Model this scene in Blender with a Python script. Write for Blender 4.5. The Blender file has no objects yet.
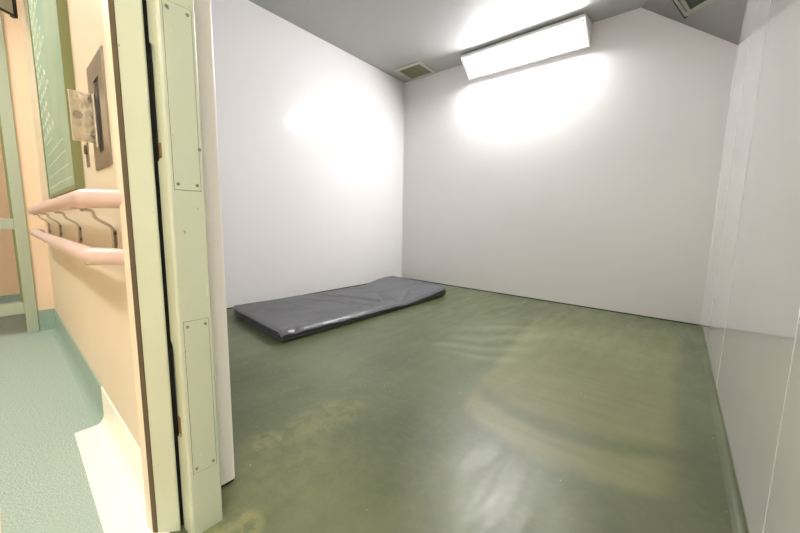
import bpy, bmesh, math, random
from mathutils import Vector, Matrix, noise
random.seed(4)
S = 0.84                      # layout units -> metres
C = bpy.context.scene
col = C.collection
H = 0.9                       # eye height in layout units

# ------------------------------------------------------------------ materials
def lin(c):
    c = c / 255.0
    return c / 12.92 if c <= 0.04045 else ((c + 0.055) / 1.055) ** 2.4
def rgb(r, g, b): return (lin(r), lin(g), lin(b), 1.0)

def mat(name, color, rough=0.5, metal=0.0, spec=0.5, coat=0.0, coat_rough=0.1):
    m = bpy.data.materials.new(name); m.use_nodes = True
    b = m.node_tree.nodes['Principled BSDF']
    b.inputs['Base Color'].default_value = color
    b.inputs['Roughness'].default_value = rough
    b.inputs['Metallic'].default_value = metal
    b.inputs['Specular IOR Level'].default_value = spec
    b.inputs['Coat Weight'].default_value = coat
    b.inputs['Coat Roughness'].default_value = coat_rough
    return m

class G:
    """small node-graph helper"""
    def __init__(s, m):
        s.m = m; s.nt = m.node_tree; s.b = s.nt.nodes['Principled BSDF']
        s.tc = s.nt.nodes.new('ShaderNodeTexCoord')
    def link(s, a, b): s.nt.links.new(a, b)
    def mapping(s, scale=(1, 1, 1), rot=(0, 0, 0)):
        n = s.nt.nodes.new('ShaderNodeMapping'); n.inputs['Scale'].default_value = scale
        n.inputs['Rotation'].default_value = rot
        s.link(s.tc.outputs['Object'], n.inputs['Vector']); return n.outputs['Vector']
    def noise(s, vec, scale, detail=4, rough=0.55, dist=0.0):
        n = s.nt.nodes.new('ShaderNodeTexNoise'); n.inputs['Scale'].default_value = scale
        n.inputs['Detail'].default_value = detail; n.inputs['Roughness'].default_value = rough
        n.inputs['Distortion'].default_value = dist
        s.link(vec, n.inputs['Vector']); return n.outputs['Fac']
    def math(s, op, a, b=None, c=None):
        n = s.nt.nodes.new('ShaderNodeMath'); n.operation = op
        for i, v in enumerate((a, b, c)):
            if v is None: continue
            if isinstance(v, (int, float)): n.inputs[i].default_value = v
            else: s.link(v, n.inputs[i])
        return n.outputs[0]
    def rng(s, v, a, b, c=0.0, d=1.0, smooth=True):
        n = s.nt.nodes.new('ShaderNodeMapRange')
        n.interpolation_type = 'SMOOTHSTEP' if smooth else 'LINEAR'
        s.link(v, n.inputs['Value'])
        for k, x in zip(('From Min', 'From Max', 'To Min', 'To Max'), (a, b, c, d)): n.inputs[k].default_value = x
        return n.outputs['Result']
    def mix(s, f, a, b):
        n = s.nt.nodes.new('ShaderNodeMix'); n.data_type = 'RGBA'
        if isinstance(f, (int, float)): n.inputs['Factor'].default_value = f
        else: s.link(f, n.inputs['Factor'])
        for i, v in ((6, a), (7, b)):
            if isinstance(v, tuple): n.inputs[i].default_value = v
            else: s.link(v, n.inputs[i])
        return n.outputs[2]
    def bump(s, h, strength, dist=0.01):
        n = s.nt.nodes.new('ShaderNodeBump'); n.inputs['Strength'].default_value = strength
        n.inputs['Distance'].default_value = dist
        s.link(h, n.inputs['Height']); s.link(n.outputs['Normal'], s.b.inputs['Normal'])
    def sep(s, vec=None):
        n = s.nt.nodes.new('ShaderNodeSeparateXYZ'); s.link(vec or s.tc.outputs['Object'], n.inputs[0]); return n.outputs

def wall_mat(name, c1, c2, rough=0.2):
    m = mat(name, c1, rough); g = G(m); v = g.mapping((1, 1, 1))
    n = g.noise(v, 0.9, 3); g.link(g.mix(g.rng(n, .35, .65), c1, c2), g.b.inputs['Base Color'])
    n2 = g.noise(g.mapping((1, 1, .35)), 1.6, 3)
    g.link(g.rng(n2, .1, .9, rough - .008, rough + .008), g.b.inputs['Roughness'])
    g.bump(g.noise(v, 1.6, 1), .06, .004)
    return m
M = {}
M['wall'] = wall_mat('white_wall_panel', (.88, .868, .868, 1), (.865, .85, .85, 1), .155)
M['wallr'] = wall_mat('white_wall_panel_gloss_shaded', (.71, .68, .665, 1), (.70, .67, .655, 1), .06)  # same panels, glossier; light falloff on the right put into the darker base colour
M['wallend'] = wall_mat('cream_wall_edge', (.90, .875, .83, 1), (.89, .865, .815, 1), .3)
for k in ('wall',): M[k].node_tree.nodes['Principled BSDF'].inputs['Specular IOR Level'].default_value = .24
M['ceil'] = wall_mat('pale_grey_ceiling', (.44, .445, .435, 1), (.425, .43, .42, 1), .33)
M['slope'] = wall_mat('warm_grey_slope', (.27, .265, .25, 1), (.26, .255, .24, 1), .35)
M['ceil'].node_tree.nodes['Principled BSDF'].inputs['Specular IOR Level'].default_value = .3
M['strip'] = mat('pale_edge_strip', rgb(222, 212, 192), .35)
M['seal'] = mat('dark_sealant', rgb(38, 46, 34), .7)
M['trimw'] = mat('white_joint', (.86, .84, .83, 1), .3)
M['cream'] = wall_mat('cream_corridor_paint', rgb(219, 208, 188), rgb(217, 205, 183), .42)
M['peach'] = wall_mat('peach_corridor_paint', rgb(236, 212, 186), rgb(233, 208, 181), .5)
M['corrceil'] = mat('corridor_ceiling_paint', rgb(235, 232, 220), .8)
M['rust'] = mat('rusty_brown', rgb(122, 92, 66), .7)
M['black'] = mat('black_void', rgb(14, 13, 10), .8)
M['brown'] = mat('brown_sealant', rgb(84, 74, 54), .7)
M['screw'] = mat('painted_screw', rgb(128, 130, 108), .45, .4)
M['groove'] = mat('dark_groove', rgb(84, 84, 64), .8)
M['steel'] = mat('brushed_steel', rgb(158, 151, 140), .36, .95)
M['polished'] = mat('polished_steel', rgb(224, 218, 208), .2, 1.0)
g = G(M['polished']); g.bump(g.noise(g.mapping(), 28, 2), .35, .006)
M['rod'] = mat('grey_steel_rod', rgb(186, 178, 164), .35, .8)
M['rail'] = mat('pink_handrail', rgb(204, 181, 174), .38)
M['gframe'] = mat('corridor_green_frame', rgb(166, 178, 160), .4)
M['olive'] = mat('olive_board_frame', rgb(122, 128, 84), .5)
M['chalk'] = mat('chalk_white', rgb(204, 214, 200), .8)
M['mondark'] = mat('black_plastic_and_shade', rgb(22, 20, 20), .35)
M['monback'] = mat('grey_plastic', rgb(168, 170, 158), .5)
M['housing'] = mat('white_light_housing', (.80, .80, .79, 1), .35)
M['ventf'] = mat('cream_vent_frame', rgb(186, 188, 170), .45)
M['rimg'] = mat('grey_beige_rim', rgb(150, 150, 136), .4)
M['ventd'] = mat('olive_vent_core', rgb(148, 145, 116), .7)
M['hatchd'] = mat('dark_green_recess', rgb(44, 52, 40), .3)
M['zip'] = mat('dark_seam', rgb(30, 31, 34), .5)

# green painted steel of the cell frame: scuffs and chips
m = mat('sage_green_frame_paint', rgb(176, 182, 150), .38); g = G(m); v = g.mapping()
base = g.mix(g.rng(g.noise(g.mapping((3, 3, 1)), 2.0, 4), .35, .7), rgb(187, 196, 177), rgb(181, 190, 170))
scuff = g.rng(g.noise(g.mapping((3, 3, 1.1), (.3, .1, 0)), 9, 5, .6, .8), .66, .74)
base = g.mix(g.math('MULTIPLY', scuff, .55), base, rgb(208, 212, 188))
chip = g.rng(g.noise(v, 70, 3, .6), .715, .74)
base = g.mix(g.math('MULTIPLY', chip, .7), base, rgb(120, 112, 84))
g.link(base, g.b.inputs['Base Color']); g.bump(g.noise(v, 30, 3), .15, .003)
M['green'] = m
m = mat('light_frame_edge', rgb(205, 210, 172), .35); M['edge'] = m

# board sheet
m = mat('green_board_sheet', rgb(140, 166, 146), .5); g = G(m)
n = g.noise(g.mapping((1, 1, .6)), 3, 4)
g.link(g.mix(g.rng(n, .3, .7), rgb(128, 158, 138), rgb(158, 176, 152)), g.b.inputs['Base Color'])
M['board'] = m

# teal speckled vinyl
def vinyl(name, a, b, c, rough=.4):
    m = mat(name, a, rough); g = G(m); v = g.mapping()
    n = g.noise(v, 240, 2, .6); n2 = g.noise(v, 2.2, 3)
    cc = g.mix(g.rng(n, .42, .6), a, b)
    cc = g.mix(g.math('MULTIPLY', g.rng(n2, .35, .7), .5), cc, c)
    g.link(cc, g.b.inputs['Base Color']); return m
M['teal'] = vinyl('teal_speckled_vinyl', rgb(138, 163, 158), rgb(184, 196, 188), rgb(162, 181, 172))
M['tealcove'] = vinyl('teal_cove_vinyl', rgb(134, 162, 152), rgb(158, 180, 168), rgb(146, 170, 158))
M['patch'] = vinyl('cream_inlaid_vinyl', rgb(252, 248, 236), rgb(248, 244, 230), rgb(250, 246, 234), .3)
M['peachvinyl'] = vinyl('peach_inlaid_vinyl', rgb(226, 200, 168), rgb(220, 194, 160), rgb(226, 200, 168), .4)

# glossy green cell floor with rubbed and wiped marks
m = mat('green_resin_floor', rgb(92, 108, 76), .25); g = G(m)
co = g.sep(); X = g.math('DIVIDE', co[0], S); Y = g.math('DIVIDE', co[1], S)
v = g.mapping((1 / S, 1 / S, 1))
wob = g.math('MULTIPLY', g.math('SUBTRACT', g.noise(v, 2.5, 4), .5), .30)
wobf = g.math('MULTIPLY', g.math('SUBTRACT', g.noise(v, 9, 4), .5), .10)
Yw = g.math('ADD', g.math('ADD', Y, wob), wobf); Xw = g.math('ADD', g.math('ADD', X, wob), wobf)
streak = g.noise(g.mapping((1.2, 9, 1), (0, 0, .15)), 2.2, 5, .6)
streak2 = g.noise(g.mapping((7, 1.5, 1), (0, 0, -.5)), 2.0, 5, .6)
cloud = g.noise(v, 1.3, 5, .6)
dark, mid, pale, worn = (rgb(83, 91, 61), rgb(106, 114, 83), rgb(128, 134, 98), rgb(150, 148, 106))
cc = g.mix(g.rng(cloud, .3, .7), dark, mid)
def band(val, a, b, c, d):
    return g.math('MULTIPLY', g.rng(val, a, b), g.rng(val, c, d, 1, 0))
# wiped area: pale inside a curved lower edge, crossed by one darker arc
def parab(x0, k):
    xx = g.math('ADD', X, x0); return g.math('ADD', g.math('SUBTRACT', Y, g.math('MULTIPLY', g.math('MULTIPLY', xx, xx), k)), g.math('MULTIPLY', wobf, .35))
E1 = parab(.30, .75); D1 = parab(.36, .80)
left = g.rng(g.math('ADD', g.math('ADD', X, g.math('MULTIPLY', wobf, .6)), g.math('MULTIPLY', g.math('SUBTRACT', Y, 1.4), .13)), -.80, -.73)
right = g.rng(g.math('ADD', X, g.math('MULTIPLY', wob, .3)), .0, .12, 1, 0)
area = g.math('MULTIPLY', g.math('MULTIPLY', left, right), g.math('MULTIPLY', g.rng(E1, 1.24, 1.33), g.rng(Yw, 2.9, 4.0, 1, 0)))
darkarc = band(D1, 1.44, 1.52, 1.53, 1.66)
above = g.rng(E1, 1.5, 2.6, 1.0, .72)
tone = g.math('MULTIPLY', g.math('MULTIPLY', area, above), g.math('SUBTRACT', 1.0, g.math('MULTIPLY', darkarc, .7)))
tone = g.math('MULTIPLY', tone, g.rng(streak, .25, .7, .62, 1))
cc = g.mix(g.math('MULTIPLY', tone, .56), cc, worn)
# swirls left by a mop
m3 = g.math('MULTIPLY', band(Xw, -1.45, -1.25, -.85, -.7), band(Yw, 1.95, 2.1, 2.8, 3.2))
w = g.nt.nodes.new('ShaderNodeTexWave'); w.inputs['Scale'].default_value = 1.6; w.inputs['Distortion'].default_value = 7
w.inputs['Detail'].default_value = 2; w.inputs['Detail Scale'].default_value = .8
g.link(g.mapping((1, 1, 1), (0, 0, .9)), w.inputs['Vector'])
cc = g.mix(g.math('MULTIPLY', g.math('MULTIPLY', m3, w.outputs['Fac']), .42), cc, rgb(146, 154, 122))
# rubbed spot near the doorway
def dist(cx, cy, sx, sy):
    a = g.math('DIVIDE', g.math('SUBTRACT', Xw, cx), sx); b = g.math('DIVIDE', g.math('SUBTRACT', Yw, cy), sy)
    return g.math('SQRT', g.math('ADD', g.math('MULTIPLY', a, a), g.math('MULTIPLY', b, b)))
fine = g.noise(v, 14, 5, .65)
for cx, cy, sx, sy, k in ((-1.23, .69, .07, .055, .55), (-1.2, .95, .13, .22, .32), (-1.05, .62, .3, .3, .2), (-.93, .36, .12, .09, .7)):
    d = g.rng(dist(cx, cy, sx, sy), .5, 1.25, 1, 0)
    cc = g.mix(g.math('MULTIPLY', g.math('MULTIPLY', d, g.rng(fine, .38, .6, .1, 1)), k), cc, rgb(150, 148, 106))
cc = g.mix(g.math('MULTIPLY', g.rng(g.noise(v, 30, 3), .4, .7), .16), cc, rgb(126, 132, 94))
cc = g.mix(g.math('MULTIPLY', g.rng(g.noise(v, 34, 2), .745, .77), .6), cc, rgb(190, 190, 160))
g.link(cc, g.b.inputs['Base Color'])
g.link(g.rng(streak2, .25, .75, .30, .44), g.b.inputs['Roughness'])
g.b.inputs['Specular IOR Level'].default_value = .42
g.bump(g.math('ADD', g.noise(v, 3, 3), g.math('ADD', g.math('MULTIPLY', streak2, .35), g.math('MULTIPLY', g.noise(g.mapping((26, 4, 1), (0, 0, -.35)), 2.5, 4, .7), .12))), .2, .006)
M['floor'] = m

# vinyl of the mattress
m = mat('dark_grey_vinyl', rgb(108, 109, 112), .33); g = G(m); v = g.mapping()
g.link(g.mix(g.rng(g.noise(v, 3, 1), .1, .9), rgb(143, 144, 148), rgb(149, 150, 154)), g.b.inputs['Base Color'])
g.link(g.rng(g.noise(v, 3, 1), .1, .9, .2, .25), g.b.inputs['Roughness'])
g.bump(g.noise(v, 5, 1), .12, .008)
M['vinyl'] = m
m = mat('dark_grey_vinyl_side', rgb(72, 74, 78), .3); g = G(m); v = g.mapping()
g.bump(g.noise(g.mapping((1, 1, 2.5)), 14, 4, .6, .6), .6, .015)
M['vinylside'] = m

def emit(name, color, strength):
    m = mat(name, (.9, .9, .9, 1), .4); b = m.node_tree.nodes['Principled BSDF']
    b.inputs['Emission Color'].default_value = color; b.inputs['Emission Strength'].default_value = strength
    return m
M['lens'] = emit('lit_diffuser', (1.0, .985, .995, 1), 38.0)
M['clens'] = emit('lit_corridor_diffuser', (1.0, .99, .93, 1), 23.0)
M['rimlit'] = emit('rim_added_glow', (1, 1, 1, 1), .28)  # weak emission added so the lamp's rim reads as brightly lit
m = mat('clear_glass', (1, 1, 1, 1), .02); m.node_tree.nodes['Principled BSDF'].inputs['Transmission Weight'].default_value = 1.0
m.node_tree.nodes['Principled BSDF'].inputs['IOR'].default_value = 1.1
M['glass'] = m

# ------------------------------------------------------------------ geometry helpers
def obj(name, bm, m, parent=None, smooth=False, **props):
    me = bpy.data.meshes.new(name)
    bmesh.ops.recalc_face_normals(bm, faces=bm.faces[:])
    bm.to_mesh(me); bm.free(); me.materials.append(m)
    if smooth:
        for p in me.polygons: p.use_smooth = True
        me.set_sharp_from_angle(angle=math.radians(40))
    o = bpy.data.objects.new(name, me); col.objects.link(o)
    if parent is not None: o.parent = parent
    for k, v in props.items(): o[k] = v
    return o
def empty(name, **props):
    o = bpy.data.objects.new(name, None); col.objects.link(o); o.empty_display_size = .1
    for k, v in props.items(): o[k] = v
    return o
def prism(bm, pts, z0, z1):
    """pts (x,y); z0 / z1 floats or functions of (x,y)"""
    f0 = z0 if callable(z0) else (lambda x, y: z0); f1 = z1 if callable(z1) else (lambda x, y: z1)
    a = [bm.verts.new((x, y, f0(x, y))) for x, y in pts]; b = [bm.verts.new((x, y, f1(x, y))) for x, y in pts]
    n = len(pts); bm.faces.new(a[::-1]); bm.faces.new(b)
    for i in range(n): bm.faces.new((a[i], a[(i + 1) % n], b[(i + 1) % n], b[i]))
def box(bm, x0, x1, y0, y1, z0, z1):
    prism(bm, [(x0, y0), (x1, y0), (x1, y1), (x0, y1)], z0, z1)
def frame_box(bm, O, U, V, W, u0, u1, v0, v1, w0, w1):
    """box in a local frame with origin O and unit axes U, V, W"""
    P = lambda u, v, w: O + U * u + V * v + W * w
    vs = [bm.verts.new(P(u, v, w)) for w in (w0, w1) for u, v in ((u0, v0), (u1, v0), (u1, v1), (u0, v1))]
    bm.faces.new(vs[3::-1]); bm.faces.new(vs[4:])
    for i in range(4): bm.faces.new((vs[i], vs[(i + 1) % 4], vs[4 + (i + 1) % 4], vs[4 + i]))
def bev(bm, w, seg=2):
    bmesh.ops.bevel(bm, geom=bm.edges[:], offset=w, segments=seg, affect='EDGES', profile=.6)
def tube(bm, path, r, n=16, cap=True):
    path = [Vector(p) for p in path]; rings = []
    R = r if isinstance(r, (list, tuple)) else [r] * len(path)
    up = Vector((0, 0, 1)); prev = None
    for i, p in enumerate(path):
        a = path[i] - path[i - 1] if i else path[1] - path[0]
        b = path[i + 1] - path[i] if i < len(path) - 1 else a
        t = (a.normalized() + b.normalized()).normalized()
        if prev is None:
            s = t.cross(up if abs(t.z) < .9 else Vector((1, 0, 0))).normalized()
        else:
            s = (prev - t * prev.dot(t)).normalized()
        prev = s; q = t.cross(s)
        rings.append([bm.verts.new(p + (s * math.cos(k * 2 * math.pi / n) + q * math.sin(k * 2 * math.pi / n)) * R[i]) for k in range(n)])
    for a, b in zip(rings, rings[1:]):
        for k in range(n): bm.faces.new((a[k], a[(k + 1) % n], b[(k + 1) % n], b[k]))
    if cap: bm.faces.new(rings[0][::-1]); bm.faces.new(rings[-1])
def smooth_path(pts, rad, seg=6):
    pts = [Vector(p) for p in pts]; out = [pts[0]]
    for i in range(1, len(pts) - 1):
        a, p, b = pts[i - 1], pts[i], pts[i + 1]
        r = min(rad, (a - p).length * .48, (b - p).length * .48)
        s = p + (a - p).normalized() * r; e = p + (b - p).normalized() * r
        for k in range(seg + 1):
            t = k / seg; out.append(s * (1 - t) ** 2 + p * 2 * t * (1 - t) + e * t * t)
    out.append(pts[-1]); return out
def capped(path, r, k=4):
    """rounded ends"""
    p = [Vector(q) for q in path]; d0 = (p[0] - p[1]).normalized(); d1 = (p[-1] - p[-2]).normalized()
    pre, post, rr0, rr1 = [], [], [], []
    for i in range(k):
        a = math.pi / 2 * (i + .25) / (k + .25)
        pre.append(p[0] + d0 * r * math.cos(a)); rr0.append(r * math.sin(a))
        post.append(p[-1] + d1 * r * math.cos(a)); rr1.append(r * math.sin(a))
    return pre + p + post[::-1], rr0 + [r] * len(p) + rr1[::-1]
def disc(bm, c, axis, r, depth, n=14):
    tube(bm, [Vector(c), Vector(c) + Vector(axis).normalized() * depth], r, n)

yw = lambda x: .25 + .018 * (-x - 1.1)            # corridor face of the cell's front wall
BL, BR = Vector((-3.535, 4.362)), Vector((.236, 4.146))
by = lambda x: BL.y + (BR.y - BL.y) * (x - BL.x) / (BR.x - BL.x)
cz = lambda x, y=0: 3.092 - .03 * (x + 3.53)     # ceiling height

# ------------------------------------------------------------------ cell shell
def struct(name, bm, m, label, **k): return obj(name, bm, m, kind='structure', label=label, **k)
bm = bmesh.new(); box(bm, -3.7, .36, .262, 4.5, -.08, 0)
struct('floor', bm, M['floor'], 'glossy green floor of the cell with pale wiped arcs')
bm = bmesh.new(); box(bm, -3.635, BL.x, .478, 4.48, .011, 3.3)
struct('wall_left', bm, M['wall'], 'glossy white cell wall behind the mattress')
bm = bmesh.new(); prism(bm, [(BL.x, BL.y), (BR.x + .1, by(BR.x + .1)), (BR.x + .1, 4.5), (BL.x, 4.5)], .011, 3.3)
struct('wall_back', bm, M['wall'], 'white cell wall under the strip light')
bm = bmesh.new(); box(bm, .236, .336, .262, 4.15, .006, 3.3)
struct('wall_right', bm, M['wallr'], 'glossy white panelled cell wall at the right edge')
# dark joint under the walls
bm = bmesh.new(); box(bm, -3.635, BL.x - .003, .478, 4.4, 0, .011)
struct('trim_1', bm, M['seal'], 'dark joint under the left cell wall')
bm = bmesh.new(); prism(bm, [(BL.x, BL.y + .003), (BR.x, BR.y + .003), (BR.x, 4.5), (BL.x, 4.5)], 0, .011)
struct('trim_2', bm, M['seal'], 'dark joint under the back cell wall')
bm = bmesh.new(); box(bm, .238, .336, .262, 4.14, 0, .006)
struct('trim_3', bm, M['seal'], 'dark joint under the right cell wall')
# coved rise of the floor against the right wall
bm = bmesh.new(); prof = [(.236, 0), (.205, 0)] + [(.205 + .031 * math.sin(a), .001 + .022 * (1 - math.cos(a))) for a in [i * math.pi / 16 for i in range(1, 9)]]
a = [bm.verts.new((x, 1.0, z)) for x, z in prof]; b = [bm.verts.new((x, by(.22), z)) for x, z in prof]
for i in range(len(prof)): bm.faces.new((a[i], a[(i + 1) % len(prof)], b[(i + 1) % len(prof)], b[i]))
bm.faces.new(a); bm.faces.new(b[::-1])
struct('baseboard_right', bm, M['floor'], 'green coved edge of the floor along the right wall', smooth=True)
# light vertical joints of wall panels
for i, (y, wd) in enumerate(((2.48, .0035), (1.199, .008))):
    bm = bmesh.new(); box(bm, .2352, .238, y - wd / 2, y + wd / 2, .03, cz(.2) - .01)
    struct('trim_%d' % (4 + i), bm, M['trimw'], ('pale vertical joint in the right wall, nearer the back corner', 'pale vertical joint at the near end of the right wall')[i])
bm = bmesh.new(); tube(bm, [(.235, BR.y - .001, .02), (.235, BR.y - .001, 2.42)], .005, 8)
struct('trim_6', bm, M['trimw'], 'white bead up the corner of back and right walls', smooth=True)
bm = bmesh.new(); tube(bm, [(BL.x + .002, BL.y - .003, .02), (BL.x + .002, BL.y - .003, 3.07)], .006, 8)
struct('trim_7', bm, M['trimw'], 'white bead up the corner behind the mattress', smooth=True)
# ceiling and its slanted corner
bm = bmesh.new(); prism(bm, [(-3.635, .3), (.336, .3), (.336, 4.5), (-3.635, 4.5)], lambda x, y: cz(x), 3.32)
struct('ceiling', bm, M['ceil'], 'flat grey ceiling of the cell')
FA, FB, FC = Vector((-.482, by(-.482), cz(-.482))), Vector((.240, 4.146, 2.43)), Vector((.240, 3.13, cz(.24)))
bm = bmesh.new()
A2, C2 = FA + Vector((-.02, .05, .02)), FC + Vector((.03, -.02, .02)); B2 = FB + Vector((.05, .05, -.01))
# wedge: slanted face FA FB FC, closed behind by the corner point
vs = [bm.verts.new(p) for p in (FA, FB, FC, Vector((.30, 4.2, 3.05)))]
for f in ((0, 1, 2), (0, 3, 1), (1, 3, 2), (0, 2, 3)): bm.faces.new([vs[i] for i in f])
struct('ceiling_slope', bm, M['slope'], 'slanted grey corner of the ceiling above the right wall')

# ------------------------------------------------------------------ front wall (between cell and corridor)
def arc_pts(cx, cy, r, a0, a1, n=6):
    return [(cx + r * math.cos(a0 + (a1 - a0) * i / n), cy + r * math.sin(a0 + (a1 - a0) * i / n)) for i in range(n + 1)]
bm = bmesh.new()
box(bm, -3.7, -1.3, .34, .478, .011, 3.2)
struct('wall_front', bm, M['wall'], 'white inner lining of the cell wall beside the doorway')
bm = bmesh.new()
pts = [(-1.3, .30), (-1.122, .30)] + arc_pts(-1.132, .468, .012, 0, math.pi / 2) + [(-1.3, .480)]
prism(bm, pts, .011, 2.5)
struct('wall_front_end', bm, M['wallend'], 'cream rounded end of the wall lining behind the green frame', smooth=True)
bm = bmesh.new(); box(bm, -1.3, -1.126, .31, .474, 0, .011)
struct('trim_8', bm, M['black'], 'dark gap below the rounded wall end')
bm = bmesh.new(); prism(bm, [(-4.05, yw(-4.05)), (-1.10, yw(-1.10)), (-1.10, .34), (-4.05, .34)], 0, 3.2)
struct('wall_corridor', bm, M['cream'], 'cream corridor wall carrying the handrails')
bm = bmesh.new(); box(bm, -1.3, .236, .30, .478, 2.5, 3.2); box(bm, .14, .236, .262, .478, 0, 2.5)
struct('wall_above_door', bm, M['wall'], 'white wall over and right of the doorway')
bm = bmesh.new(); prism(bm, [(-1.10, yw(-1.1)), (3.2, .25), (3.2, .30), (-1.10, .30)], 2.45, 3.2); box(bm, .15, 3.2, .25, .30, 0, 2.45)
struct('wall_corridor.001', bm, M['cream'], 'cream corridor wall right of the doorway')

# door frame of the cell
fr = empty('door_1', kind='structure', label='sage green steel door frame of the cell')
bm = bmesh.new(); prism(bm, [(-1.091, .238), (-1.046, .286), (-1.13, .286), (-1.13, .238)], 0, 2.45)
bmesh.ops.bevel(bm, geom=[e for e in bm.edges if abs((e.verts[0].co - e.verts[1].co).z) > 1], offset=.004, segments=2, affect='EDGES')
obj('architrave', bm, M['green'], fr)
bm = bmesh.new(); prism(bm, [(-1.101, .2312), (-1.0915, .2383), (-1.0915, .26), (-1.101, .26)], 0, 2.45)
obj('edge_sealant', bm, M['brown'], fr, label='brown sealant line beside the architrave')
bm = bmesh.new(); prism(bm, [(-1.130, .2252), (-1.1015, .2305), (-1.1015, .26), (-1.130, .26)], 0, 2.45)
obj('edge_strip', bm, M['strip'], fr, label='pale strip at the corridor side of the frame')
bm = bmesh.new(); box(bm, -1.12, -1.066, .286, .302, .0, 2.45)
obj('dark_slot', bm, M['black'], fr, label='dark slot between architrave and post')
full = [(-.993, .3045), (-.9945, .3005), (-.998, .2975), (-1.052, .2955), (-1.056, .300), (-1.056, .318), (-1.12, .318), (-1.12, .382), (-.997, .382), (-.993, .378)]
notch = [(-.993, .3045), (-.9945, .3005), (-.998, .2975), (-1.020, .2966), (-1.024, .3003), (-1.056, .3008), (-1.12, .318), (-1.12, .382), (-.997, .382), (-.993, .378)]
bm = bmesh.new()
levels = [(0, 'f'), (.290, 'f'), (.300, 'n'), (.535, 'n'), (.572, 'f'), (1.05, 'f'), (1.058, 'n'), (1.315, 'n'), (1.335, 'f'), (2.45, 'f')]
rings = [[bm.verts.new((x, y, z)) for x, y in (full if k == 'f' else notch)] for z, k in levels]
for a, b in zip(rings, rings[1:]):
    for i in range(len(full)):
        j = (i + 1) % len(full); bm.faces.new((a[i], a[j], b[j], b[i]))
bm.faces.new(rings[0][::-1]); bm.faces.new(rings[-1])
obj('post', bm, M['green'], fr)
for z0, z1 in ((.301, .350), (1.059, 1.095)):
    bm = bmesh.new(); box(bm, -1.05, -1.026, .2985, .302, z0, z1)
    obj('strike_pocket', bm, M['rust'], fr, label='rust brown bolt pocket in the post edge')
for z0, z1 in ((.192, .632), (.978, 1.420)):
    y0, y1 = .3105, .3715
    bm = bmesh.new(); box(bm, -.9935, -.9926, y0 - .0009, y1 + .0009, z0 - .0009, z1 + .0009)
    pg = obj('access_plate', bm, M['groove'], fr)
    bm = bmesh.new(); box(bm, -.9934, -.9918, y0, y1, z0, z1); bev(bm, .0006, 1)
    obj('cover', bm, M['green'], pg)
    for sy in (y0 + .0085, y1 - .0085):
        for sz in (z0 + .014, z1 - .014):
            bm = bmesh.new(); disc(bm, (-.9925, sy, sz), (1, 0, 0), .0042, .0016, 12)
            obj('screw', bm, M['screw'], pg)
bm = bmesh.new(); disc(bm, (-.9935, .3735, 1.085), (1, 0, 0), .0045, .002, 12); obj('screw', bm, M['screw'], fr)
bm = bmesh.new(); box(bm, -1.12, .15, .240, .385, 2.45, 2.52)
obj('head', bm, M['green'], fr)
bm = bmesh.new(); box(bm, .10, .15, .240, .385, 0, 2.45)
obj('post', bm, M['green'], fr)

# ------------------------------------------------------------------ corridor
def floor_piece(name, pts, m, label):
    bm = bmesh.new(); prism(bm, pts, -.08, 0); return struct(name, bm, m, label)
floor_piece('floor.001', [(-9, -.020), (-9, .45), (-1.91, .28), (-1.90, .162), (-1.1, .137), (-1.1, -.050)], M['teal'], 'teal speckled vinyl floor of the corridor')
floor_piece('floor.002', [(-1.91, .29), (-1.90, .162), (-1.1, .137), (3.2, .0), (3.2, .262), (-1.1, .262)], M['patch'], 'cream inlaid floor piece by the doorway')
floor_piece('floor.003', [(-9, -.02), (-1.1, -.05), (-1.1, .137), (3.2, .0), (3.2, -1.9), (-9, -1.9)], M['peachvinyl'], 'peach floor band at the left edge')
# coved skirting of the corridor wall
def cove(name, x0, x1, m, label):
    prof = [(0, .17), (-.004, .166), (-.004, .045)] + [(-.004 - .026 * (1 - math.cos(a)), .045 - .044 * math.sin(a)) for a in [i * math.pi / 14 for i in range(1, 8)]] + [(-.032, 0), (0, 0)]
    bm = bmesh.new(); R = [[bm.verts.new((x, yw(x) + d, z)) for d, z in prof] for x in (x0, x1)]
    for i in range(len(prof)):
        j = (i + 1) % len(prof); bm.faces.new((R[0][i], R[0][j], R[1][j], R[1][i]))
    bm.faces.new(R[0]); bm.faces.new(R[1][::-1])
    struct(name, bm, m, label, smooth=True)
cove('baseboard_corridor', -3.9, -1.905, M['tealcove'], 'teal coved skirting at the far part of the corridor wall')
cove('baseboard_corridor.001', -1.905, -1.104, M['patch'], 'cream coved skirting next to the door frame')
bm = bmesh.new(); box(bm, -9, 3.2, -1.95, -1.85, 0, 3); struct('wall_corridor_far', bm, M['cream'], 'cream corridor wall opposite the cell')
bm = bmesh.new(); box(bm, 3.2, 3.3, -1.95, .3, 0, 3); struct('wall_corridor_end', bm, M['cream'], 'cream corridor end wall on the right')
bm = bmesh.new(); box(bm, -5.0, -4.9, -1.95, .5, 0, 3); struct('wall_corridor_end.001', bm, M['peach'], 'peach wall at the far left end of the corridor')
bm = bmesh.new(); prism(bm, [(-9, -1.9), (3.2, -1.9), (3.2, .26), (-9, .34)], 2.75, 2.85); struct('ceiling.001', bm, M['corrceil'], 'corridor ceiling')
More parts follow.
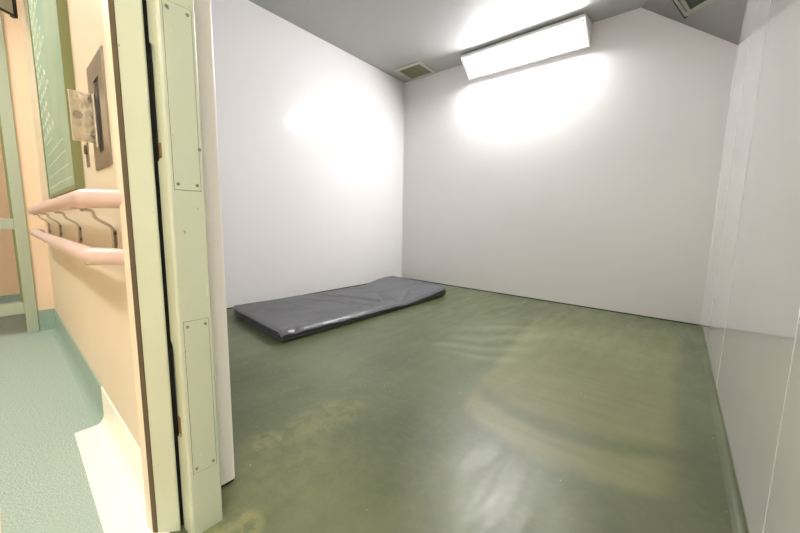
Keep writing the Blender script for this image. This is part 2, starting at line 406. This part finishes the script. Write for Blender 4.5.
# stub wall and glazed screen across the corridor end
bm = bmesh.new(); prism(bm, [(-3.97, .195), (-3.9, .195), (-3.9, .305), (-3.97, .305)], 0, 2.75)
struct('wall_corridor_stub', bm, M['peach'], 'peach strip of wall between glazed screen and handrails')
bm = bmesh.new(); box(bm, -3.9, -3.893, .205, .30, 0, .17); struct('baseboard_corridor.002', bm, M['tealcove'], 'teal skirting on the peach strip of wall')
bm = bmesh.new(); box(bm, -4.9, -4.888, -1.85, .30, 0, .17); struct('baseboard_corridor.004', bm, M['tealcove'], 'teal skirting of the wall beyond the glazed screen')
bm = bmesh.new(); box(bm, -9, -3.97, .30, .40, 0, 2.75); struct('wall_corridor.002', bm, M['peach'], 'peach wall seen through the glazed screen')
bm = bmesh.new(); box(bm, -9, -3.97, .285, .30, 0, .17); struct('baseboard_corridor.003', bm, M['tealcove'], 'teal skirting seen through the glazed screen')
d2 = empty('door_2', kind='structure', label='green framed glazed screen at the corridor end')
def dpart(name, y0, y1, z0, z1, m=M['gframe'], x0=-3.955, x1=-3.885, b=.004):
    bm = bmesh.new(); box(bm, x0, x1, y0, y1, z0, z1)
    if b: bev(bm, b, 1)
    return obj(name, bm, m, d2)
dpart('stile', .137, .203, 0, 2.75)
dpart('stile', -1.10, -1.03, 0, 2.75)
dpart('middle_rail', -1.03, .137, .815, .895)
dpart('bottom_rail', -1.03, .137, .16, .25)
dpart('top_rail', -1.03, .137, 2.3, 2.4)
dpart('glass', -1.03, .137, .895, 2.3, M['glass'], -3.925, -3.917, 0)
dpart('glass', -1.03, .137, .25, .815, M['glass'], -3.925, -3.917, 0)
bm = bmesh.new()
for z0, z1 in ((.895, 2.3), (.25, .815)): box(bm, -3.915, -3.89, .124, .137, z0, z1)
obj('glazing_bead', bm, M['olive'], d2)
bm = bmesh.new(); box(bm, -3.95, -3.89, -1.9, -1.10, 0, 2.75); struct('wall_corridor_stub.001', bm, M['peach'], 'peach wall left of the glazed screen')

# double handrail
hr = empty('handrail', category='handrail', label='pale pink double handrail on steel brackets along the cream corridor wall')
for z, r, xb in ((.955, .0255, -1.215), (.800, .0235, -1.235)):
    o = .077
    pts = [(-3.60, yw(-3.6) - .045, z), (-3.56, yw(-3.56) - o, z), (xb, yw(xb) - o, z), (xb + .092, yw(xb) - .001, z)]
    pa, rr = capped(smooth_path(pts, .022), r)
    bm = bmesh.new(); tube(bm, pa[:-4], rr[:-4], 24)
    obj('rail', bm, M['rail'], hr, smooth=True)
for x in (-1.345, -2.05, -2.80, -3.5):
    y = yw(x)
    pts = [(x, y - .078, .9265), (x, y - .050, .9265), (x, y - .048, .905), (x, y - .012, .880), (x, y - .008, .868), (x, y - .008, .790), (x, y - .022, .768), (x, y - .078, .768)]
    bm = bmesh.new(); tube(bm, smooth_path(pts, .010, 4), .0046, 10)
    b = obj('bracket', bm, M['rod'], hr, smooth=True)
    bm = bmesh.new(); box(bm, x - .016, x + .016, y - .098, y - .062, .9285, .932); obj('saddle', bm, M['rod'], b)
    bm = bmesh.new(); box(bm, x - .012, x + .012, y - .003, y + .002, .80, .868); obj('wall_plate', bm, M['rod'], b)
    for zs in (.858, .812):
        bm = bmesh.new(); disc(bm, (x + .0085, y - .002, zs), (0, -1, 0), .005, .004, 10); obj('screw', bm, M['brown'], b)

# green writing board on the corridor wall
bd = empty('writing_board', category='board', label='tall green board with pale chalk-like lines and olive frame on the corridor wall')
bx0, bx1, bz0, bz1 = -2.93, -1.832, 1.018, 2.38
def wallbox(bm, x0, x1, d0, d1, z0, z1):        # d measured out from the corridor wall
    prism(bm, [(x0, yw(x0) - d1), (x1, yw(x1) - d1), (x1, yw(x1) - d0), (x0, yw(x0) - d0)], z0, z1)
bm = bmesh.new()
fwid = .018; dep = .029
wallbox(bm, bx0, bx0 + fwid * 2.5, -.002, dep, bz0, bz1); wallbox(bm, bx1 - .01, bx1, -.002, dep, bz0, bz1)
wallbox(bm, bx0 + fwid * 2.5, bx1 - .01, -.002, dep, bz0, bz0 + fwid); wallbox(bm, bx0 + fwid * 2.5, bx1 - .01, -.002, dep, bz1 - fwid, bz1)
obj('board_frame', bm, M['olive'], bd)
bm = bmesh.new(); wallbox(bm, bx0 + .02, bx1 - .009, .001, dep - .003, bz0 + .01, bz1 - .01); obj('sheet', bm, M['board'], bd)
bm = bmesh.new()
def stroke(p0, p1, wd):
    (x0, z0), (x1, z1) = p0, p1
    dx, dz = x1 - x0, z1 - z0; L = math.hypot(dx, dz); nx, nz = -dz / L * wd / 2, dx / L * wd / 2
    # wide in x, since writing is broad
    q = [(x0 + nx, z0 + nz), (x1 + nx, z1 + nz), (x1 - nx, z1 - nz), (x0 - nx, z0 - nz)]
    f = [bm.verts.new((x, yw(x) - dep + .0028, z)) for x, z in q]; b = [bm.verts.new((x, yw(x) - dep + .0016, z)) for x, z in q]
    bm.faces.new(f); bm.faces.new(b[::-1])
    for i in range(4): bm.faces.new((f[i], f[(i + 1) % 4], b[(i + 1) % 4], b[i]))
for k, z in enumerate((1.072, 1.125, 1.185, 1.24, 1.30)):
    x0 = -2.80 + .02 * k; x1 = -1.90 - (.0, .06, .1, .16, .55)[k]
    n = 7
    for i in range(n):
        xa = x0 + (x1 - x0) * i / n; xb = x0 + (x1 - x0) * (i + .93) / n
        stroke((xa, z + random.uniform(-.002, .002)), (xb, z + random.uniform(-.002, .002)), .0042)
for row in range(15):
    z = 1.33 + row * .066
    x = -2.85
    while x < -2.32 - .14 * (row % 3):
        wdt = random.uniform(.03, .09); hgt = random.uniform(.018, .042)
        stroke((x, z), (x + wdt * .5, z + hgt), .013); stroke((x + wdt * .5, z + hgt), (x + wdt, z + hgt * .2), .012)
        if random.random() < .5: stroke((x + wdt * .2, z + hgt * .5), (x + wdt * 1.1, z + hgt * .55), .005)
        x += wdt + random.uniform(.02, .07)
obj('chalk_marks', bm, M['chalk'], bd, label='pale illegible strokes in rows', kind='stuff')

# steel wall box with open flap
sb = empty('steel_wall_box', category='wall box', label='stainless steel wall box with its small door standing open, beside the green board')
x0, x1, z0, z1 = -1.545, -1.305, 1.062, 1.385
bm = bmesh.new(); ox0, ox1, oz0, oz1 = -1.452, -1.378, 1.110, 1.325
for a in ((x0, ox0, z0, z1), (ox1, x1, z0, z1), (ox0, ox1, z0, oz0), (ox0, ox1, oz1, z1)): wallbox(bm, a[0], a[1], -.002, .005, a[2], a[3])
obj('face_plate', bm, M['steel'], sb)
bm = bmesh.new(); wallbox(bm, ox0, ox1, -.002, .001, oz0, oz1); obj('opening', bm, M['mondark'], sb)
hx = -1.445; hy = yw(hx)
bm = bmesh.new(); box(bm, hx - .004, hx + .002, hy - .066, hy - .012, 1.137, 1.284); bev(bm, .0015, 2)
fl = obj('flap_door', bm, M['polished'], sb)
for z in (1.158, 1.266):
    bm = bmesh.new(); disc(bm, (hx + .001, hy - .021, z), (1, 0, 0), .004, .003, 12); obj('rivet', bm, M['steel'], fl, smooth=True)
bm = bmesh.new(); disc(bm, (hx + .001, hy - .050, 1.215), (1, 0, 0), .011, .003, 20); obj('lock', bm, M['steel'], fl, smooth=True)
bm = bmesh.new(); tube(bm, [(hx + .004, hy - .0095, 1.125), (hx + .004, hy - .0095, 1.284)], .0042, 12); obj('hinge', bm, M['rod'], sb, smooth=True)
ks = empty('key_escutcheon', category='keyhole plate', label='small steel keyhole plate on the cream wall below the open steel flap')
bm = bmesh.new(); wallbox(bm, -1.72, -1.672, -.001, .004, 1.09, 1.175); bev(bm, .0015, 1); obj('plate', bm, M['steel'], ks)
bm = bmesh.new(); disc(bm, (-1.696, yw(-1.696) - .003, 1.15), (0, -1, 0), .016, .006, 16); obj('keyhole', bm, M['brown'], ks)

# tilted screen hung at the corridor end
mo = empty('hanging_screen', category='screen', label='grey box with black edge hung high at the corridor end')
P1 = Vector((-3.498, .243, 2.21)); P2 = Vector((-3.446, .1764, 2.21)); U = (P2 - P1).normalized(); W = Vector((0, 0, 1)); V = U.cross(W) * -1
if V.x > 0: V = -V
bm = bmesh.new()
frame_box(bm, P1, U, V, W, -.014, .42, 0, .012, 0, .012); frame_box(bm, P1, U, V, W, -.014, .42, 0, .012, .30, .312)
frame_box(bm, P1, U, V, W, -.016, .006, 0, .03, .0, .312)
frame_box(bm, P1, U, V, W, .41, .424, 0, .03, .0, .312)
obj('black_edge', bm, M['mondark'], mo)
bm = bmesh.new(); frame_box(bm, P1, U, V, W, .004, .412, .004, .028, .010, .302); obj('back_panel', bm, M['monback'], mo)
bm = bmesh.new(); tube(bm, [P1 + U * .2 + V * .015 + W * .31, P1 + U * .2 + V * .015 + Vector((0, 0, 2.755 - 2.21))], .012, 12); obj('drop_rod', bm, M['mondark'], mo)

# ------------------------------------------------------------------ cell ceiling fittings
def at_wall(x): return Vector((x, by(x), 0))
T = Vector((BR.x - BL.x, BR.y - BL.y, 0)).normalized(); N = Vector((T.y, -T.x, 0))       # N points into the room
FL, FR = -2.345, -.895
O = at_wall(FL); Ln = (at_wall(FR) - O).length
def zc(u): return cz(FL + u) - .004
lf = empty('strip_light', category='ceiling light', label='long lit white strip light slanted across the corner of ceiling and back wall')
prof = [(.003, .0), (.262, -.012), (.262, -.040), (.040, -.235), (.003, -.235)]     # (out from wall, below ceiling)
def P(u, d, z): return O + T * u + N * d + Vector((0, 0, zc(u) + z))
bm = bmesh.new(); R = [[bm.verts.new(P(u, d, z)) for d, z in prof] for u in (0, Ln)]
for i in range(5):
    j = (i + 1) % 5; bm.faces.new((R[0][i], R[0][j], R[1][j], R[1][i]))
bm.faces.new(R[0]); bm.faces.new(R[1][::-1]); bev(bm, .006, 2)
obj('housing', bm, M['housing'], lf)
a, b = Vector((.262, -.040)), Vector((.040, -.235)); dv = (b - a).normalized(); nv = Vector((-dv.y, dv.x))
if nv.y > 0: nv = -nv
L2 = (b - a).length
def Q(u, s, o): p = a + dv * s + nv * o; return P(u, p.x, p.y)
def slantbox(bm, u0, u1, s0, s1, o0, o1):
    vs = [bm.verts.new(Q(u, s, o)) for o in (o0, o1) for u, s in ((u0, s0), (u1, s0), (u1, s1), (u0, s1))]
    bm.faces.new(vs[3::-1]); bm.faces.new(vs[4:])
    for i in range(4): bm.faces.new((vs[i], vs[(i + 1) % 4], vs[4 + (i + 1) % 4], vs[4 + i]))
e = .045
bm = bmesh.new(); slantbox(bm, e, Ln - e, e * .7, L2 - e * .7, .0, .004); obj('diffuser', bm, M['lens'], lf)
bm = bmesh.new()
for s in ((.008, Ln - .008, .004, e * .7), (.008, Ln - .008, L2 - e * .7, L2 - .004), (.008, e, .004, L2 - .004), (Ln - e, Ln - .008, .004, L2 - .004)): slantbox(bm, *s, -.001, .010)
obj('diffuser_frame', bm, M['rimlit'], lf, label='white diffuser rim with a faint added glow')
for u in (.025, Ln - .025):
    bm = bmesh.new(); c0 = Q(u, .03, .009); c1 = Q(u, .03, .013); tube(bm, [c0, c1], .008, 12); obj('screw', bm, M['screw'], lf)

# square ventilation grille in the far corner of the ceiling
vg = empty('ceiling_vent', category='vent', label='square cream ventilation grille in the ceiling corner above the mattress')
x0, x1, y0, y1 = -3.365, -2.895, 3.885, 4.315; zz = cz(-3.13)
bm = bmesh.new(); wf = .055
for b_ in ((x0, x1, y0, y0 + wf), (x0, x1, y1 - wf, y1), (x0, x0 + wf, y0 + wf, y1 - wf), (x1 - wf, x1, y0 + wf, y1 - wf)): box(bm, *b_, zz - .016, zz + .01)
obj('vent_frame', bm, M['ventf'], vg)
bm = bmesh.new(); box(bm, x0 + wf, x1 - wf, y0 + wf, y1 - wf, zz - .006, zz + .01); obj('core', bm, M['ventd'], vg)
bm = bmesh.new()
for i in range(15):
    y = y0 + wf + .012 + i * .0212; box(bm, x0 + wf, x1 - wf, y, y + .006, zz - .011, zz - .005)
obj('louvre', bm, M['ventd'], vg)

# square recessed fitting on the slanted corner
nf = (FB - FA).cross(FC - FA).normalized()
if nf.z > 0: nf = -nf
P0 = Vector((-.123, 4.083, 2.761))
P0 = P0 - nf * (P0 - FA).dot(nf)
U = Vector((-.080, -.088, .111)); U = (U - nf * U.dot(nf)).normalized(); V = nf.cross(U).normalized()
if V.x < 0: V = -V
rf = empty('recessed_fitting', category='ceiling fitting', label='pale framed square fitting with dark opening on the slanted ceiling corner')
sz, wf = .40, .030
bm = bmesh.new()
for s in ((0, sz, 0, wf), (0, sz, sz - wf, sz), (0, wf, wf, sz - wf), (sz - wf, sz, wf, sz - wf)): frame_box(bm, P0, U, V, nf, *s, -.02, .022)
obj('rim', bm, M['rimg'], rf)
bm = bmesh.new(); frame_box(bm, P0, U, V, nf, wf, sz - wf, wf, sz - wf, -.01, .003); obj('dark_opening', bm, M['hatchd'], rf)
bm = bmesh.new(); frame_box(bm, P0, U, V, nf, wf, sz - wf, wf, wf + .035, .002, .012); obj('inner_lip', bm, M['rimg'], rf)
bm = bmesh.new(); frame_box(bm, P0, U, V, nf, -.012, sz, -.012, 0, -.01, .023); obj('shadow_gap', bm, M['mondark'], rf, label='black strip for the shadow gap along the rim')  # solid black strip stands in for the shade beside the rim

# corridor luminaires (behind and beside the camera)
for i, x in enumerate((-2.9, .15, 1.6)):
    cl = empty('corridor_light', category='ceiling light', group='corridor ceiling lights', label='lit panel on the corridor ceiling')
    bm = bmesh.new(); box(bm, x - .62, x + .62, -.95, -.65, 2.70, 2.75); obj('housing', bm, M['housing'], cl)
    bm = bmesh.new(); box(bm, x - .59, x + .59, -.92, -.68, 2.692, 2.70); obj('diffuser', bm, M['clens'], cl)

# ------------------------------------------------------------------ mattress
mx0, mx1, my0, my1 = -3.30, -2.212, 1.33, 3.80
def warp(x, y):
    f = (mx1 - x) / (mx1 - mx0); t = (y - my0) / (my1 - my0)
    y0 = 1.33 + .14 * f; y1 = 3.63 + .22 * f
    return (x, y0 + (y1 - y0) * t)
def sm(a, b, t):
    t = max(0, min(1, (t - a) / (b - a))); return t * t * (3 - 2 * t)
def seg_d(x, y, a, b):
    ax, ay = a; bx, by_ = b; t = max(0, min(1, ((x - ax) * (bx - ax) + (y - ay) * (by_ - ay)) / ((bx - ax) ** 2 + (by_ - ay) ** 2)))
    return math.hypot(x - ax - t * (bx - ax), y - ay - t * (by_ - ay)), t
creases = [((-2.30, 2.45), (-3.05, 2.05), .008, .045), ((-2.35, 2.62), (-2.95, 2.50), .009, .035), ((-2.30, 2.75), (-2.75, 3.00), .006, .05), ((-2.28, 2.25), (-2.75, 1.75), .006, .05),
           ((-2.9, 1.5), (-2.6, 2.0), -.005, .06), ((-2.55, 2.35), (-3.2, 2.45), -.007, .06), ((-2.28, 2.9), (-2.55, 3.35), -.006, .05), ((-3.2, 1.8), (-2.7, 1.9), .004, .05)]
def top(x, y):
    fx = (x - mx0) / (mx1 - mx0)
    hb = .080 - .030 * sm(1.5, 3.05, y) + .062 * sm(3.02, 3.62, y)        # along the wall side
    hf = .088 - .008 * sm(1.5, 2.5, y) - .004 * sm(2.5, 2.9, y) + .036 * sm(2.95, 3.65, y)
    z = hb + (hf - hb) * sm(0, 1, fx)
    for a, b, amp, wd in creases:
        d, t = seg_d(x, y, a, b); z += 3.3 * amp * math.exp(-(d / wd / .8) ** 2) * (1 - .5 * t)
    z += .006 * noise.noise(Vector((x * 2.5, y * 2.5, 0))) + .0045 * noise.noise(Vector((x * 6, y * 4, 3)))
    edge = math.exp(-((x - mx1) / .16) ** 2)
    z += edge * (.0048 * noise.noise(Vector((x * 9, y * 12, 7))) + .0032 * noise.noise(Vector((x * 30, y * 30, 1))))
    return z
mt = empty('mattress', category='mattress', label='thin dark grey vinyl mattress lying on the green floor against the left wall')
bm = bmesh.new(); NY, NX = 110, 56; rings = []
for j in range(NY + 1):
    t = j / NY; y = my0 + (my1 - my0) * t
    lift = .0 + .012 * sm(3.35, 3.8, y)
    endr = min(1, math.sqrt(max(0, 1 - max(0, 1 - min(t, 1 - t) * (my1 - my0) / .022) ** 2)) * .45 + .55)
    ins = .010 * (1 - endr) / .45
    ring = []; xa, xb = mx0 + ins, mx1 - ins
    zt = lambda x: .002 + lift + (top(x, y) - .016) * (1 if endr > .99 else (.5 + .5 * (endr - .55) / .45) if endr < 1 else 1)
    zb = .002 + lift
    zf, zl = zt(xb), zt(xa)
    ring += [(xa + .02, zb), (xb - .02, zb)]
    bulge = .006 + .004 * noise.noise(Vector((0, y * 9, 5)))
    for k in range(1, 9):
        a = -math.pi / 2 + math.pi * k / 9
        hh = zf - zb; ring.append((xb - .018 + (.018 + bulge) * math.cos(a), zb + hh / 2 + hh / 2 * math.sin(a)))
    for k in range(NX + 1):
        x = xb - .02 - (xb - xa - .04) * k / NX; ring.append((x, zt(x)))
    for k in range(1, 9):
        a = math.pi / 2 + math.pi * k / 9
        hh = zl - zb; ring.append((xa + .018 + .018 * math.cos(a), zb + hh / 2 + hh / 2 * math.sin(a)))
    rings.append([bm.verts.new((*warp(x, y), z)) for x, z in ring])
n = len(rings[0])
for a, b in zip(rings, rings[1:]):
    for i in range(n): bm.faces.new((a[i], a[(i + 1) % n], b[(i + 1) % n], b[i]))
bm.faces.new(rings[0][::-1]); bm.faces.new(rings[-1])
obj('body', bm, M['vinylside'], mt, smooth=True)
# loose top cover, hanging a little over the seam
bm = bmesh.new(); rings = []; NX = 76; NYc = 220
for j in range(NYc + 1):
    t = j / NYc; y = my0 - .022 + (my1 - my0 + .030) * t
    yy = max(my0 + .03, min(my1 - .03, y)); lift = .012 * sm(3.35, 3.8, y) + .0025
    drop_end = -.013 * math.exp(-((y - (my0 - .022)) / .012) ** 2) - .045 * math.exp(-((y - (my1 + .008)) / .012) ** 2)
    ring = []
    for k in range(NX + 1):
        s = 1 - (1 - k / NX) ** 1.7; x = mx0 - .006 + (mx1 - mx0 + .024) * s
        x2 = max(mx0 + .03, min(mx1 - .025, x)); z = top(x2, yy) + lift + .002
        dx = max(0, (x - (mx1 - .034)) / .052)
        z += .0022 * min(1, dx * 2) * noise.noise(Vector((x * 25, y * 22, 4)))
        z -= .034 * dx ** 2.1 * (1 + .15 * noise.noise(Vector((y * 7, 0, 2))))
        dl = max(0, (mx0 + .02 - x) / .026); z -= .022 * dl ** 2
        yo = .012 * noise.noise(Vector((x * 6, 0, 9))) * math.exp(-((y - my0) / .05) ** 2)
        ring.append(bm.verts.new((*warp(x, y + yo), z + drop_end)))
    rings.append(ring)
top_faces = []
for a, b in zip(rings, rings[1:]):
    for i in range(NX): top_faces.append(bm.faces.new((a[i], b[i], b[i + 1], a[i + 1])))
bmesh.ops.solidify(bm, geom=bm.faces[:], thickness=.0025)
obj('cover', bm, M['vinyl'], mt, smooth=True)
bm = bmesh.new()
path = []
for j in range(61):
    y = my0 + .01 + (my1 - my0 - .03) * j / 60
    path.append((*warp(mx1 + .009, y), .012 * sm(3.35, 3.8, y) + .46 * top(mx1 - .03, y)))
tube(bm, path, .0035, 8); obj('seam_piping', bm, M['zip'], mt, smooth=True)
bm = bmesh.new()
tube(bm, [(*warp(mx1 - .01 - (mx1 - mx0 - .02) * j / 30, my0 - .003), .45 * top(mx1 - .03, my0)) for j in range(31)], .0035, 8); obj('seam_piping', bm, M['zip'], mt, smooth=True)

# ------------------------------------------------------------------ scale everything to metres
done = set()
for o in bpy.data.objects:
    if o.type == 'MESH' and o.data.name not in done:
        o.data.transform(Matrix.Scale(S, 4)); done.add(o.data.name)
# move each thing's Empty to its own base
bpy.context.view_layer.update()
for o in [o for o in bpy.data.objects if o.type == 'EMPTY']:
    pts = [v.co for c in o.children for v in c.data.vertices]
    lo = [min(p[i] for p in pts) for i in range(3)]; hi = [max(p[i] for p in pts) for i in range(3)]
    c = Vector(((lo[0] + hi[0]) / 2, (lo[1] + hi[1]) / 2, lo[2])); o.location = c
    for ch in o.children: ch.data.transform(Matrix.Translation(-c))
    for ch in o.children:
        for g2 in ch.children: g2.data.transform(Matrix.Translation(-c))

# ------------------------------------------------------------------ world, camera
w = bpy.data.worlds.new('World'); C.world = w; w.use_nodes = True
w.node_tree.nodes['Background'].inputs[0].default_value = (.6, .6, .62, 1); w.node_tree.nodes['Background'].inputs[1].default_value = .3
cam = bpy.data.cameras.new('Camera'); co_ = bpy.data.objects.new('Camera', cam); col.objects.link(co_)
cam.sensor_width = 36; cam.lens = 338.276 * 36 / 800; cam.clip_start = .01
F = Vector((-0.6288602483, 0.7674242588, -0.124879122)); Rr = Vector((0.7721871988, 0.6352162476, 0.0150747732)); Uu = Vector((-0.090893964, 0.0869501338, 0.9920574359))
mw = Matrix((Rr, Uu, -F)).transposed().to_4x4(); mw.translation = Vector((0, 0, H * S)); co_.matrix_world = mw
C.camera = co_
C.view_settings.view_transform = 'Standard'; C.view_settings.look = 'None'; C.view_settings.gamma = 1; C.view_settings.use_curve_mapping = False
C.view_settings.exposure = 1.14
